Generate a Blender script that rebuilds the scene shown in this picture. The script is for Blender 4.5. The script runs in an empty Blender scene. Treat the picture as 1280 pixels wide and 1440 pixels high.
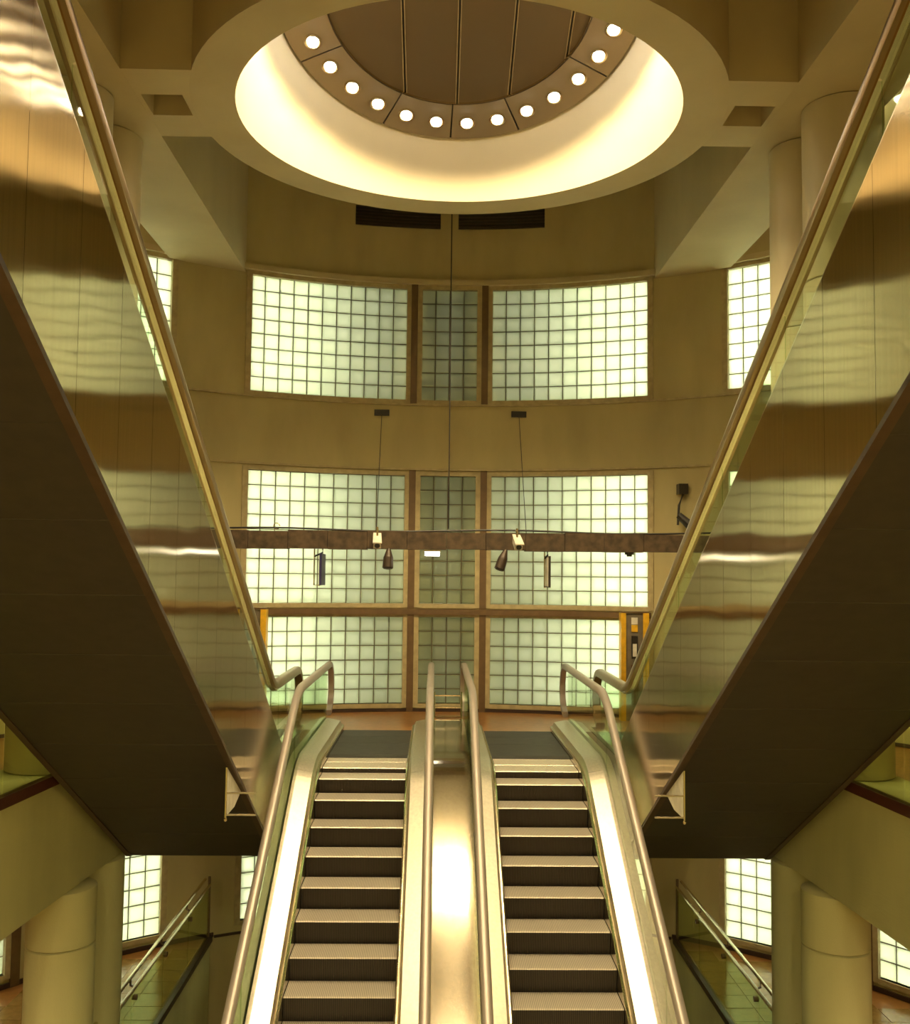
import bpy, math, random
from mathutils import Matrix, Vector
random.seed(7)
R = math.radians
SC = bpy.context.scene
COL = SC.collection
ZO = 9.0                      # height of the eye above the lowest floor; the code below counts z from the eye
T30 = math.tan(R(30))

# ------------------------------------------------------------------ camera, world, exposure
cam_d = bpy.data.cameras.new('camera'); cam = bpy.data.objects.new('camera', cam_d); COL.objects.link(cam)
cam_d.sensor_fit = 'HORIZONTAL'; cam_d.sensor_width = 36.0
cam_d.lens = 36.0 * 1424.65 / 1280.0
cam_d.clip_start = 0.05
yaw, pitch, roll = R(-1.079), R(3.671), R(-0.619)
cam.matrix_world = (Matrix.Translation((-0.22, 0, ZO)) @ Matrix.Rotation(yaw, 4, 'Z') @ Matrix.Rotation(pitch, 4, 'X')
                    @ Matrix.Rotation(roll, 4, 'Y') @ Matrix.Rotation(R(90), 4, 'X'))
SC.camera = cam
w = bpy.data.worlds.new('world'); SC.world = w; w.use_nodes = True
w.node_tree.nodes['Background'].inputs[0].default_value = (0.9, 0.72, 0.42, 1)
w.node_tree.nodes['Background'].inputs[1].default_value = 0.05
SC.view_settings.view_transform = 'Standard'; SC.view_settings.look = 'None'
SC.view_settings.gamma = 1; SC.view_settings.use_curve_mapping = False
SC.view_settings.exposure = 0.2
LAMP_COL = (1.0, 0.78, 0.42)
RING_W = 108          # watts of each downlight in the ring
BACK_W = 3500         # watts of each tall light behind the glass block wall
GALLERY_FILL_W = 80  # watts of each fill downlight added around the galleries
HALL_FILL_W = 780  # base watts of the unseen fill downlights added over the viewer

# ------------------------------------------------------------------ materials
def nt(name):
    m = bpy.data.materials.new(name); m.use_nodes = True
    n = m.node_tree.nodes; return m, n, m.node_tree.links, n['Principled BSDF']
def noise_col(n, l, bsdf, c1, c2, scale, detail=4, stretch=None, coord='Object', lo=.35, hi=.65):
    tc = n.new('ShaderNodeTexCoord'); mp = n.new('ShaderNodeMapping'); tx = n.new('ShaderNodeTexNoise'); cr = n.new('ShaderNodeValToRGB')
    l.new(tc.outputs[coord], mp.inputs[0]); l.new(mp.outputs[0], tx.inputs[0]); l.new(tx.outputs[0], cr.inputs[0])
    if stretch: mp.inputs['Scale'].default_value = stretch
    tx.inputs['Scale'].default_value = scale; tx.inputs['Detail'].default_value = detail
    cr.color_ramp.elements[0].color = (*c1, 1); cr.color_ramp.elements[1].color = (*c2, 1)
    cr.color_ramp.elements[0].position = lo; cr.color_ramp.elements[1].position = hi
    l.new(cr.outputs[0], bsdf.inputs['Base Color']); return tx, mp
def bump(n, l, bsdf, src, strength, dist=.02):
    b = n.new('ShaderNodeBump'); b.inputs['Strength'].default_value = strength; b.inputs['Distance'].default_value = dist
    l.new(src, b.inputs['Height']); l.new(b.outputs[0], bsdf.inputs['Normal']); return b
def mat_paint(name, c1, c2, scale=1.5, rough=.7, stretch=(1, 1, .35), bs=.08):
    m, n, l, b = nt(name); tx, mp = noise_col(n, l, b, c1, c2, scale, 6, stretch)
    b.inputs['Roughness'].default_value = rough
    t2 = n.new('ShaderNodeTexNoise'); t2.inputs['Scale'].default_value = 60; bump(n, l, b, t2.outputs[0], bs, .01); return m
def mat_metal(name, c, rough, wav=0.0, aniso=0.0, wscale=(1, .6, 1.4), streak=True, metallic=1.0, dist=.05):
    m, n, l, b = nt(name); b.inputs['Metallic'].default_value = metallic; b.inputs['Roughness'].default_value = rough
    b.inputs['Base Color'].default_value = (*c, 1)
    if streak:
        noise_col(n, l, b, tuple(v * .86 for v in c), c, 30, 3, (1, 1, .03), lo=.3, hi=.7)
    if aniso:
        b.inputs['Anisotropic'].default_value = aniso
        tg = n.new('ShaderNodeTangent'); tg.direction_type = 'UV_MAP'; l.new(tg.outputs[0], b.inputs['Tangent'])
    if wav:
        tc = n.new('ShaderNodeTexCoord'); mp = n.new('ShaderNodeMapping'); tx = n.new('ShaderNodeTexNoise')
        mp.inputs['Scale'].default_value = wscale; tx.inputs['Scale'].default_value = 1.6; tx.inputs['Detail'].default_value = 1.0
        l.new(tc.outputs['Object'], mp.inputs[0]); l.new(mp.outputs[0], tx.inputs[0]); bump(n, l, b, tx.outputs[0], wav, dist)
    return m
def mat_plain(name, c, rough=.5, metallic=0.0, var=.12):
    m, n, l, b = nt(name); b.inputs['Roughness'].default_value = rough; b.inputs['Metallic'].default_value = metallic
    noise_col(n, l, b, tuple(v * (1 - var) for v in c), tuple(min(1, v * (1 + var)) for v in c), 9, 4); return m
def mat_emit(name, c, s):
    m, n, l, b = nt(name); b.inputs['Base Color'].default_value = (0.8, 0.8, 0.8, 1)
    b.inputs['Emission Color'].default_value = (*c, 1); b.inputs['Emission Strength'].default_value = s; return m
def mat_glass(name, tint=(.86, .93, .82), refl=.05, rough=.02):
    m, n, l, b = nt(name); n.remove(b); out = n['Material Output']
    tr = n.new('ShaderNodeBsdfTransparent'); tr.inputs[0].default_value = (*tint, 1)
    gl = n.new('ShaderNodeBsdfGlossy'); gl.inputs[0].default_value = (.9, .95, .85, 1); gl.inputs['Roughness'].default_value = rough
    fr = n.new('ShaderNodeFresnel'); fr.inputs[0].default_value = 1.5
    mx = n.new('ShaderNodeMixShader'); mt = n.new('ShaderNodeMath'); mt.operation = 'ADD'; mt.inputs[1].default_value = refl - .04
    ge = n.new('ShaderNodeNewGeometry'); iv = n.new('ShaderNodeMath'); iv.operation = 'SUBTRACT'; iv.inputs[0].default_value = 1; l.new(ge.outputs['Backfacing'], iv.inputs[1])
    ml = n.new('ShaderNodeMath'); ml.operation = 'MULTIPLY'
    l.new(fr.outputs[0], mt.inputs[0]); l.new(mt.outputs[0], ml.inputs[0]); l.new(iv.outputs[0], ml.inputs[1]); l.new(ml.outputs[0], mx.inputs[0]); l.new(tr.outputs[0], mx.inputs[1]); l.new(gl.outputs[0], mx.inputs[2])
    l.new(mx.outputs[0], out.inputs[0]); return m
def mat_block():
    m, n, l, b = nt('glass_block'); n.remove(b); out = n['Material Output']
    tc = n.new('ShaderNodeTexCoord'); tx = n.new('ShaderNodeTexNoise'); tx.inputs['Scale'].default_value = 7; tx.inputs['Detail'].default_value = 1
    oi = n.new('ShaderNodeObjectInfo'); vm = n.new('ShaderNodeVectorMath'); vm.operation = 'ADD'; sc = n.new('ShaderNodeMath'); sc.operation = 'MULTIPLY'; sc.inputs[1].default_value = 40
    l.new(oi.outputs['Random'], sc.inputs[0]); l.new(tc.outputs['Object'], vm.inputs[0]); l.new(sc.outputs[0], vm.inputs[1]); l.new(vm.outputs[0], tx.inputs[0])
    bp = n.new('ShaderNodeBump'); bp.inputs['Strength'].default_value = .5; bp.inputs['Distance'].default_value = .03; l.new(tx.outputs[0], bp.inputs['Height'])
    tl = n.new('ShaderNodeBsdfTranslucent'); tl.inputs[0].default_value = (.89, .91, .71, 1)
    df = n.new('ShaderNodeBsdfDiffuse'); df.inputs[0].default_value = (.20, .21, .12, 1)
    gl = n.new('ShaderNodeBsdfGlossy'); gl.inputs[0].default_value = (.9, 1, .8, 1); gl.inputs['Roughness'].default_value = .12
    l.new(bp.outputs[0], gl.inputs['Normal'])
    fr = n.new('ShaderNodeFresnel'); fr.inputs[0].default_value = 1.5; l.new(bp.outputs[0], fr.inputs['Normal'])
    m1 = n.new('ShaderNodeMixShader'); m1.inputs[0].default_value = .30; l.new(tl.outputs[0], m1.inputs[1]); l.new(df.outputs[0], m1.inputs[2])
    m2 = n.new('ShaderNodeMixShader'); l.new(fr.outputs[0], m2.inputs[0]); l.new(m1.outputs[0], m2.inputs[1]); l.new(gl.outputs[0], m2.inputs[2])
    l.new(m2.outputs[0], out.inputs[0]); return m
def mat_step():
    m, n, l, b = nt('step_metal'); b.inputs['Metallic'].default_value = .55; b.inputs['Roughness'].default_value = .42
    tc = n.new('ShaderNodeTexCoord'); wv = n.new('ShaderNodeTexWave'); wv.bands_direction = 'X'; wv.inputs['Scale'].default_value = 17; wv.inputs['Distortion'].default_value = 0
    l.new(tc.outputs['Object'], wv.inputs[0]); cr = n.new('ShaderNodeValToRGB'); l.new(wv.outputs[0], cr.inputs[0])
    cr.color_ramp.elements[0].color = (.52, .44, .34, 1); cr.color_ramp.elements[1].color = (.92, .82, .68, 1); l.new(cr.outputs[0], b.inputs['Base Color'])
    bump(n, l, b, wv.outputs[0], .25, .01); return m
def mat_riser():
    m, n, l, b = nt('step_riser_metal'); b.inputs['Metallic'].default_value = .2; b.inputs['Roughness'].default_value = .6
    tc = n.new('ShaderNodeTexCoord'); wv = n.new('ShaderNodeTexWave'); wv.bands_direction = 'X'; wv.inputs['Scale'].default_value = 17
    l.new(tc.outputs['Object'], wv.inputs[0]); cr = n.new('ShaderNodeValToRGB'); l.new(wv.outputs[0], cr.inputs[0])
    cr.color_ramp.elements[0].color = (.012, .009, .006, 1); cr.color_ramp.elements[1].color = (.062, .047, .033, 1); l.new(cr.outputs[0], b.inputs['Base Color'])
    bump(n, l, b, wv.outputs[0], .4, .01); return m

WALL = mat_paint('wall_paint', (.42, .35, .175), (.50, .42, .21))
CEIL = mat_paint('ceiling_paint', (.47, .385, .22), (.53, .44, .255), 1.0)
COVE = mat_paint('cove_plaster', (.47, .41, .29), (.515, .45, .32), .8, .6)
CONC = mat_paint('raw_concrete', (.50, .47, .235), (.63, .59, .30), 1.1, .75, (1, 1, .3), .2)
COLM = mat_paint('column_concrete', (.44, .38, .23), (.52, .44, .27), 1.6, .5, (1, 1, .25), .1)
FRAME = mat_plain('window_frame_paint', (.42, .34, .18), .5)
MULL = mat_plain('brown_post_paint', (.13, .075, .03), .5)
BLOCK = mat_block()
CLAD = mat_metal('brushed_cladding', (.50, .375, .19), .12, .07, .95, (1, .55, 1.6))
DECK = mat_metal('satin_deck_steel', (.74, .66, .50), .18, 0, 0)
INFILL = mat_metal('polished_infill', (.72, .62, .45), .145, 0, 0)
SATIN = mat_metal('brushed_inner_deck', (.80, .72, .58), .37, 0, 0)
TRIM = mat_metal('trim_steel', (.75, .66, .46), .2, 0, 0, streak=False)
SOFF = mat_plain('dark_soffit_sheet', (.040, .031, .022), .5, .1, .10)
EDGE = mat_plain('soffit_edge_angle', (.085, .050, .028), .45, .3)
HRAIL = mat_metal('bronze_handrail', (.31, .205, .095), .28, 0, 0, streak=False, metallic=.75)
HRAIL2 = mat_metal('grey_handrail', (.40, .34, .29), .38, 0, 0, streak=False, metallic=.35)
DARKRUB = mat_plain('black_rubber', (.02, .016, .012), .5)
GLASS = mat_glass('clear_glass')
GREENGL = mat_glass('green_glass', (.84, .92, .66), .08)
STEP = mat_step(); RISER = mat_riser()
PLATE = mat_plain('floor_plate_steel', (.040, .038, .030), .62, .1)
FLOORO = mat_plain('orange_floor_tile', (.30, .13, .035), .28, 0, .15)
TILE = mat_plain('glazed_floor_tile', (.27, .155, .045), .16, 0, .12)
HALLF = mat_plain('hall_floor_stone', (.30, .25, .15), .45)
GROUT = mat_plain('tile_grout', (.12, .09, .04), .7)
REDT = mat_plain('red_rail_trim', (.085, .022, .014), .4)
BASEB = mat_plain('dark_skirting', (.045, .022, .014), .5)
TRAYM = mat_plain('sooty_brown_steel', (.085, .056, .033), .6, .2, .35)
YELL = mat_plain('yellow_enamel', (.72, .40, .02), .4)
CABG = mat_plain('grey_cabinet', (.17, .14, .10), .45)
WHITE = mat_plain('white_enamel', (.75, .70, .60), .4)
BLACK = mat_plain('black_plastic', (.025, .02, .015), .4)
DARKM = mat_plain('dark_bronze', (.055, .036, .022), .4, .3)
SEAM = mat_plain('pale_seam_strip', (.34, .26, .15), .4, .3)
BLUE = mat_plain('blue_sign_edge', (.03, .025, .10), .4)
DISK = mat_metal('cap_panel_metal', (.12, .085, .047), .45, 0, 0, streak=False, metallic=.35)
RINGM = mat_metal('lamp_ring_metal', (.24, .185, .115), .42, 0, 0, streak=False, metallic=.5)
VENTM = mat_plain('vent_black', (.045, .030, .018), .6)
BULB = mat_emit('bulb_glow', (1, .93, .78), 40)
TUBE = mat_emit('tube_glow', (1, .95, .8), 14)
PERSPEX = mat_plain('pale_guard_sheet', (.85, .80, .68), .25)

# ------------------------------------------------------------------ helpers
def mesh(name, verts, faces, mats, smooth=False, fmat=None, uv=None):
    me = bpy.data.meshes.new(name); me.from_pydata([tuple(v) for v in verts], [], faces)
    for m in (mats if isinstance(mats, (list, tuple)) else [mats]): me.materials.append(m)
    if fmat:
        for p, k in zip(me.polygons, fmat): p.material_index = k
    if smooth: me.polygons.foreach_set('use_smooth', [True] * len(me.polygons))
    if uv:
        ul = me.uv_layers.new(name='UVMap')
        for lp in me.loops: ul.data[lp.index].uv = uv(me.vertices[lp.vertex_index].co)
    me.update(); return me
def link(name, me, parent=None, loc=(0, 0, 0)):
    o = bpy.data.objects.new(name, me); COL.objects.link(o); o.location = loc
    if parent: o.parent = parent
    return o
def base_of(p):
    v = Vector((0, 0, 0))
    while p: v += p.location; p = p.parent
    return v
class MB:                                     # collects verts and faces given in scene coordinates
    def __init__(s): s.v = []; s.f = []; s.m = []
    def add(s, v, f, k=0):
        n = len(s.v); s.v += [tuple(q) for q in v]; s.f += [tuple(i + n for i in q) for q in f]; s.m += [k] * len(f); return s
    def box(s, x0, x1, y0, y1, z0, z1, k=0):
        return s.add([(x0, y0, z0), (x1, y0, z0), (x1, y1, z0), (x0, y1, z0), (x0, y0, z1), (x1, y0, z1), (x1, y1, z1), (x0, y1, z1)],
                     [(0, 3, 2, 1), (4, 5, 6, 7), (0, 1, 5, 4), (1, 2, 6, 5), (2, 3, 7, 6), (3, 0, 4, 7)], k)
    def tube(s, pts, r, seg=10, k=0, cap=True):
        pts = [Vector(p) for p in pts]; rings = []
        for i, p in enumerate(pts):
            a = pts[max(0, i - 1)]; b = pts[min(len(pts) - 1, i + 1)]; d = (b - a).normalized()
            u = d.cross(Vector((0, 0, 1)) if abs(d.z) < .95 else Vector((1, 0, 0))).normalized(); v = u.cross(d)
            rr = r[i] if isinstance(r, (list, tuple)) else r
            rings.append([p + u * (rr * math.cos(2 * math.pi * j / seg)) + v * (rr * math.sin(2 * math.pi * j / seg)) for j in range(seg)])
        return s.loft(rings, True, k, cap)
    def loft(s, rings, closed=True, k=0, cap=False):
        n = len(rings[0]); v = [q for r in rings for q in r]; f = []
        for i in range(len(rings) - 1):
            for j in range(n if closed else n - 1):
                a = i * n + j; b = i * n + (j + 1) % n; f.append((a, b, b + n, a + n))
        if cap: f.append(tuple(range(n))[::-1]); f.append(tuple((len(rings) - 1) * n + j for j in range(n)))
        return s.add(v, f, k)
    def lathe(s, prof, cx, cy, seg=24, k=0):
        return s.loft([[(cx + r * math.cos(2 * math.pi * j / seg), cy + r * math.sin(2 * math.pi * j / seg), z) for j in range(seg)] for r, z in prof], True, k)
    def prism(s, poly, axis, a, b, k=0):       # poly extruded along axis
        def P(u, v, t): return {'x': (t, u, v), 'y': (u, t, v), 'z': (u, v, t)}[axis]
        n = len(poly); v = [P(*q, a) for q in poly] + [P(*q, b) for q in poly]
        f = [tuple(range(n))[::-1], tuple(range(n, 2 * n))] + [(i, (i + 1) % n, n + (i + 1) % n, n + i) for i in range(n)]
        return s.add(v, f, k)
    def build(s, name, mats, parent=None, smooth=False, uv=None):
        if parent is None:
            xs, ys, zs = zip(*s.v); o0 = Vector(((min(xs) + max(xs)) / 2, (min(ys) + max(ys)) / 2, min(zs)))
        else: o0 = base_of(parent)
        v = [Vector(q) - o0 for q in s.v]
        me = mesh(name, v, s.f, mats, smooth, s.m if any(s.m) else None, uv)
        ob = link(name, me, parent, o0 if parent is None else (0, 0, 0))
        return ob
def autosmooth(o, ang=35):
    me = o.data
    me.polygons.foreach_set('use_smooth', [True] * len(me.polygons))
    me.set_sharp_from_angle(angle=R(ang)); return o
def tag(o, label, cat, group=None):
    o['label'] = label; o['category'] = cat
    if group: o['group'] = group
    return o
def struct(o, label=None):
    o['kind'] = 'structure'
    if label: o['label'] = label
    return o
def thing(name, loc, label=None, cat=None, group=None):
    o = bpy.data.objects.new(name, None); COL.objects.link(o); o.location = loc; o.empty_display_size = .1
    if label: tag(o, label, cat, group)
    return o
def copy_tree(o, parent=None):
    c = o.copy(); COL.objects.link(c); c.parent = parent
    for ch in list(o.children): copy_tree(ch, c)
    return c

# ------------------------------------------------------------------ the drum wall with its glass block windows
DR, DY = 8.3, 10.6            # radius and centre of the curved back wall
Z_LAND, Z_LOW, Z_UP, Z_CEIL, Z_TOP, Z_BOT = -2.48, -6.2, 3.22, 5.45, 8.3, -ZO
def dr(a, r=DR): return (r * math.sin(R(a)), DY + r * math.cos(R(a)))
STEP_A = 20.2 / 11            # one block in degrees
BH = .2645                    # one block in height
# windows: (first angle, columns, bottom, rows)
WINS = []
def win_row(zb, rows, side_cols=8):
    WINS.append((-25.7, 11, zb, rows)); WINS.append((-3.67, 4, zb, rows)); WINS.append((5.5, 11, zb, rows))
    WINS.append((35.55, side_cols, zb, rows)); WINS.append((-35.55 - side_cols * STEP_A, side_cols, zb, rows))
win_row(3.31, 8); win_row(-.50, 9); win_row(-2.335, 6)
for a, nc in ((-25.4, 4), (25.4 - 4 * STEP_A, 4), (34.8, 8), (-34.8 - 8 * STEP_A, 8), (52.4, 5), (-52.4 - 5 * STEP_A, 5)):
    WINS.append((a, nc, -6.0, 10))
# wall cells: grid of angles x heights, open where a window is
angs = set([-112, 112]); zs = set([Z_BOT, Z_LOW, Z_TOP, Z_LAND])
for a, nc, zb, rw in WINS:
    angs |= {round(a, 3), round(a + nc * STEP_A, 3)}; zs |= {round(zb, 4), round(zb + rw * BH, 4)}
angs = sorted(angs); fine = []
for a, b in zip(angs, angs[1:]):
    k = max(1, int(math.ceil((b - a) / 2.0))); fine += [a + (b - a) * i / k for i in range(k)]
fine.append(angs[-1]); zs = sorted(zs)
def in_win(a, z):
    return any(w[0] < a < w[0] + w[1] * STEP_A and w[2] < z < w[2] + w[3] * BH for w in WINS)
def wall_seg(name, a0, a1):
    A = [a for a in fine if a0 - 1e-6 <= a <= a1 + 1e-6]; mb = MB(); T = .22
    ok = {(i, j): not in_win((A[i] + A[i + 1]) / 2, (zs[j] + zs[j + 1]) / 2) for i in range(len(A) - 1) for j in range(len(zs) - 1)}
    for (i, j), good in ok.items():
        if not good: continue
        p = [dr(A[i]), dr(A[i + 1])]; q = [dr(A[i], DR + T), dr(A[i + 1], DR + T)]; z0, z1 = zs[j], zs[j + 1]
        mb.add([(*p[0], z0), (*p[1], z0), (*p[1], z1), (*p[0], z1)], [(0, 1, 2, 3)])
        mb.add([(*q[0], z0), (*q[1], z0), (*q[1], z1), (*q[0], z1)], [(3, 2, 1, 0)])
        for di, dj, e in ((-1, 0, (0, 0)), (1, 0, (1, 1))):
            if not ok.get((i + di, j), False):
                k = e[0]; mb.add([(*p[k], z0), (*q[k], z0), (*q[k], z1), (*p[k], z1)], [(0, 1, 2, 3)])
        for dj, zz in ((-1, z0), (1, z1)):
            if not ok.get((i, j + dj), False):
                mb.add([(*p[0], zz), (*p[1], zz), (*q[1], zz), (*q[0], zz)], [(0, 1, 2, 3)])
    return struct(mb.build(name, WALL))
cut = [-112, 0, 0, 112]
cut[1] = min(fine, key=lambda a: abs(a + 75)); cut[2] = min(fine, key=lambda a: abs(a - 75))
wall_seg('wall_left', cut[0], cut[1]); wall_seg('wall_back', cut[1], cut[2]); wall_seg('wall_right', cut[2], cut[3])

def block_mesh():
    s = BH; h = s / 2 - .007; b = .02; t = .045
    mb = MB(); rings = []
    for (e, y) in ((0, t), (0, -t + .012), (.008, -t + .003), (.026, -t), ):
        k = h - e; rings.append([(-k, y, -k), (k, y, -k), (k, y, k), (-k, y, k)])
    mb.loft(rings, True, 0, True)
    return mesh('glass_block', mb.v, mb.f, BLOCK)
BM = block_mesh()
LOWN = {}
for wi, (a, nc, zb, rw) in enumerate(WINS):
    am = a + nc * STEP_A / 2; base = (*dr(am, DR + .02), zb)
    wn = thing('window_%d' % (wi + 1), base); wn['kind'] = 'structure'
    # outer frame and the grout lattice between the blocks
    mb = MB(); fw = .045
    def bar_v(aa, hw, z0, z1, r0, r1):
        da = math.degrees(hw / DR); q = [dr(aa - da, r0), dr(aa + da, r0), dr(aa + da, r1), dr(aa - da, r1)]; mb.prism(q, 'z', z0, z1)
    def bar_h(z, hw, r0, r1):
        n = max(2, nc); rings = []
        for i in range(n + 1):
            aa = a + nc * STEP_A * i / n; p, q = dr(aa, r0), dr(aa, r1)
            rings.append([(*p, z - hw), (*p, z + hw), (*q, z + hw), (*q, z - hw)])
        mb.loft(rings, True, 0, True)
    for i in range(1, nc): bar_v(a + i * STEP_A, .007, zb, zb + rw * BH, DR + .05, DR + .12)
    for j in range(1, rw): bar_h(zb + j * BH, .007, DR + .045, DR + .115)
    mb.build('grout', GROUT, wn)
    mb = MB()
    for i, sg in ((0, -1), (nc, 1)): bar_v(a + i * STEP_A + sg * .26, .052, zb - .07, zb + rw * BH + .07, DR - .025, DR + .10)
    for j, sg in ((0, -1), (rw, 1)): bar_h(zb + j * BH + sg * .04, .04, DR - .02, DR + .10)
    mb.build('window_frame', FRAME, wn)
    for i in range(nc):
        aa = a + (i + .5) * STEP_A; x, y = dr(aa, DR + .085)
        for j in range(rw):
            o = link('glass_block', BM, wn, Vector((x, y, zb + (j + .5) * BH)) - Vector(base)); o.rotation_euler = (0, 0, -R(aa))
# posts between the window panels of the middle bay, cornice and ledges on the wall
tn = [0]
def arc_trim(name, a0, a1, z0, z1, r0, r1, m, n=None):
    mb = MB(); rings = []; n = n or max(2, int(abs(a1 - a0) / 2))
    for i in range(n + 1):
        aa = a0 + (a1 - a0) * i / n; p, q = dr(aa, r0), dr(aa, r1); rings.append([(*p, z0), (*p, z1), (*q, z1), (*q, z0)])
    mb.loft(rings, True, 0, True); return struct(mb.build(name, m))
def trim(*a, **k):
    tn[0] += 1; return arc_trim('trim_%d' % tn[0], *a, **k)
for s in (-1, 1):
    trim(s * 4.62 - .42, s * 4.62 + .42, 3.24, 5.50, DR - .05, DR + .0, MULL, 2)
    trim(s * 4.62 - .42, s * 4.62 + .42, Z_LAND, 1.98, DR - .05, DR + .0, MULL, 2)
    trim(s * 51.4 - .5, s * 51.4 + .5, Z_LOW, Z_LAND - .4, DR - .04, DR, MULL, 2)
trim(-80, 80, 3.20, 3.235, DR - .05, DR, FRAME); trim(-80, 80, 1.985, 2.02, DR - .04, DR, FRAME)
trim(-75, 75, 5.50, 5.60, DR - .10, DR, CEIL)
trim(-26, 26, -.70, -.60, DR - .07, DR, MULL)
arc_trim('baseboard_back', -60, 60, Z_LAND, Z_LAND + .055, DR - .03, DR, BASEB).__setitem__('kind', 'structure')
arc_trim('baseboard_left', -80, -28.5, Z_LOW, Z_LOW + .07, DR - .03, DR, BASEB)
arc_trim('baseboard_right', 28.5, 80, Z_LOW, Z_LOW + .07, DR - .03, DR, BASEB)
trim(-28.4, 28.4, Z_LOW - .02, Z_LOW + .02, DR - .03, DR, BASEB)
# vents high on the back wall
for nme, a0, a1, lab in (('left', -12.5, -1.35, 'dark slot ventilation grille, the left one, high on the curved back wall'),
                         ('right', 1.0, 12.3, 'dark slot ventilation grille, the right one, high on the curved back wall')):
    am = (a0 + a1) / 2; t = thing('ventilation_grille', (*dr(am), 6.62), lab, 'vent')
    def arcbox(name, z0, z1, r0, r1, m):
        mb = MB(); rings = []
        for i in range(9):
            aa = a0 + (a1 - a0) * i / 8; p, q = dr(aa, r0), dr(aa, r1); rings.append([(*p, z0), (*p, z1), (*q, z1), (*q, z0)])
        mb.loft(rings, True, 0, True); mb.build(name, m, t)
    arcbox('backing', 6.62, 6.94, DR - .012, DR, BLACK)
    for k in range(5): arcbox('slat', 6.635 + k * .062, 6.655 + k * .062, DR - .035, DR - .012, VENTM)
    arcbox('frame', 6.60, 6.62, DR - .04, DR, VENTM); arcbox('frame', 6.94, 6.96, DR - .04, DR, VENTM)

# the rest of the hall behind the drum: straight walls back to behind the viewer
xe, ye = dr(112)
struct(MB().box(-xe - .25, -xe, -5, ye, Z_BOT, Z_TOP).build('wall_left', WALL)); struct(MB().box(xe, xe + .25, -5, ye, Z_BOT, Z_TOP).build('wall_right', WALL))
struct(MB().box(-xe - .25, xe + .25, -5.25, -5, Z_BOT, Z_TOP).build('wall_front', WALL))
struct(MB().box(-9, 9, -5.3, 19.3, Z_TOP, Z_TOP + .2).build('ceiling', CEIL))
struct(MB().box(-9, 9, -5.3, 19.3, Z_BOT - .2, Z_BOT).build('floor', HALLF))

# ------------------------------------------------------------------ ceiling: beams, ring, cove, sloping cap
def beam_y(s):
    x0, x1 = sorted((s * 3.70, s * 4.88)); mb = MB()
    def yw(x): return DY + math.sqrt(DR ** 2 - x * x)
    mb.prism([(x0, -4.9), (x1, -4.9), (x1, yw(x1) + .05), (x0, yw(x0) + .05)], 'z', Z_CEIL, Z_TOP); return mb.build('ceiling_beam', CEIL)
tag(beam_y(-1), 'long plain ceiling beam on the left, running to the curved back wall', 'beam', 'long ceiling beams')
tag(beam_y(1), 'long plain ceiling beam on the right, running to the curved back wall', 'beam', 'long ceiling beams')
Z_GAL = -2.13
RY, RI, RO = 11.8, 2.62, 3.13
def cross_beam(s):
    mb = MB(); ya, yb, yc, yd = 10.70, 11.28, 11.80, 12.38; xb, xc = 3.17, 3.64; ro = RO - .004
    def arc(y0, y1): return [(s * math.sqrt(ro ** 2 - (y - RY) ** 2), y) for y in (y0 + (y1 - y0) * k / 6 for k in range(7))]
    def strip(y0, y1): mb.prism(arc(y0, y1) + [(s * 3.699, y1), (s * 3.699, y0)], 'z', Z_CEIL, Z_TOP - .01)
    strip(ya, yb); strip(yc, yd)                       # the beam on both sides of a rectangular recess
    mb.prism(arc(yb, yc) + [(s * xb, yc), (s * xb, yb)], 'z', Z_CEIL, Z_TOP - .01); mb.box(*sorted((s * xc, s * 3.699)), yb, yc, Z_CEIL, Z_TOP - .01)
    mb.box(*sorted((s * xb, s * xc)), yb, yc, Z_CEIL + .35, Z_TOP - .01); return mb.build('cross_beam', CEIL)
tag(cross_beam(-1), 'short ceiling cross beam with a square recess, left of the light ring', 'beam', 'cross beams')
tag(cross_beam(1), 'short ceiling cross beam with a square recess, right of the light ring', 'beam', 'cross beams')
CK, CZ, CY, CRO, CRI, CRL = -.38, 7.04, 11.88, 2.27, 1.66, 1.97    # sloping cap: slope, centre height, centre, radii
ck = math.hypot(1, CK); CE = Vector((0, 1 / ck, CK / ck)); CN = Vector((0, CK / ck, -1 / ck))   # in-plane axis and the normal facing down
def cap_pt(r, a, off=0): return Vector((0, CY, CZ)) + Vector((1, 0, 0)) * (r * math.sin(R(a))) + CE * (r * math.cos(R(a))) + CN * off
t = thing('light_well', (0, RY, Z_CEIL), 'large round light well in the ceiling with a glowing cream cove', 'light well')
N = 96
mb = MB(); mb.lathe([(RI, Z_CEIL), (RO, Z_CEIL), (RO, Z_TOP - .01)], 0, RY, N); autosmooth(mb.build('ring_rim', CEIL, t))
mb = MB(); rings = []
for k in range(11):
    u = e = k / 10
    ring = []
    for j in range(N):
        a = 360 * j / N; p0 = Vector((RI * math.sin(R(a)), RY + RI * math.cos(R(a)), Z_CEIL)); p1 = cap_pt(CRO + .02, a)
        bulge = math.sin(math.pi * u) * .06; q = p0.lerp(p1, e); d = Vector((q.x, q.y - RY, 0)); q += d.normalized() * bulge; ring.append(q)
    rings.append(ring)
mb.loft(rings); autosmooth(mb.build('cove', COVE, t), 60)
cap = thing('sloping_cap', (0, CY, CZ)); 
tag(cap, 'sloping round metal ceiling cap closing the light well', 'ceiling cap')
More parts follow.
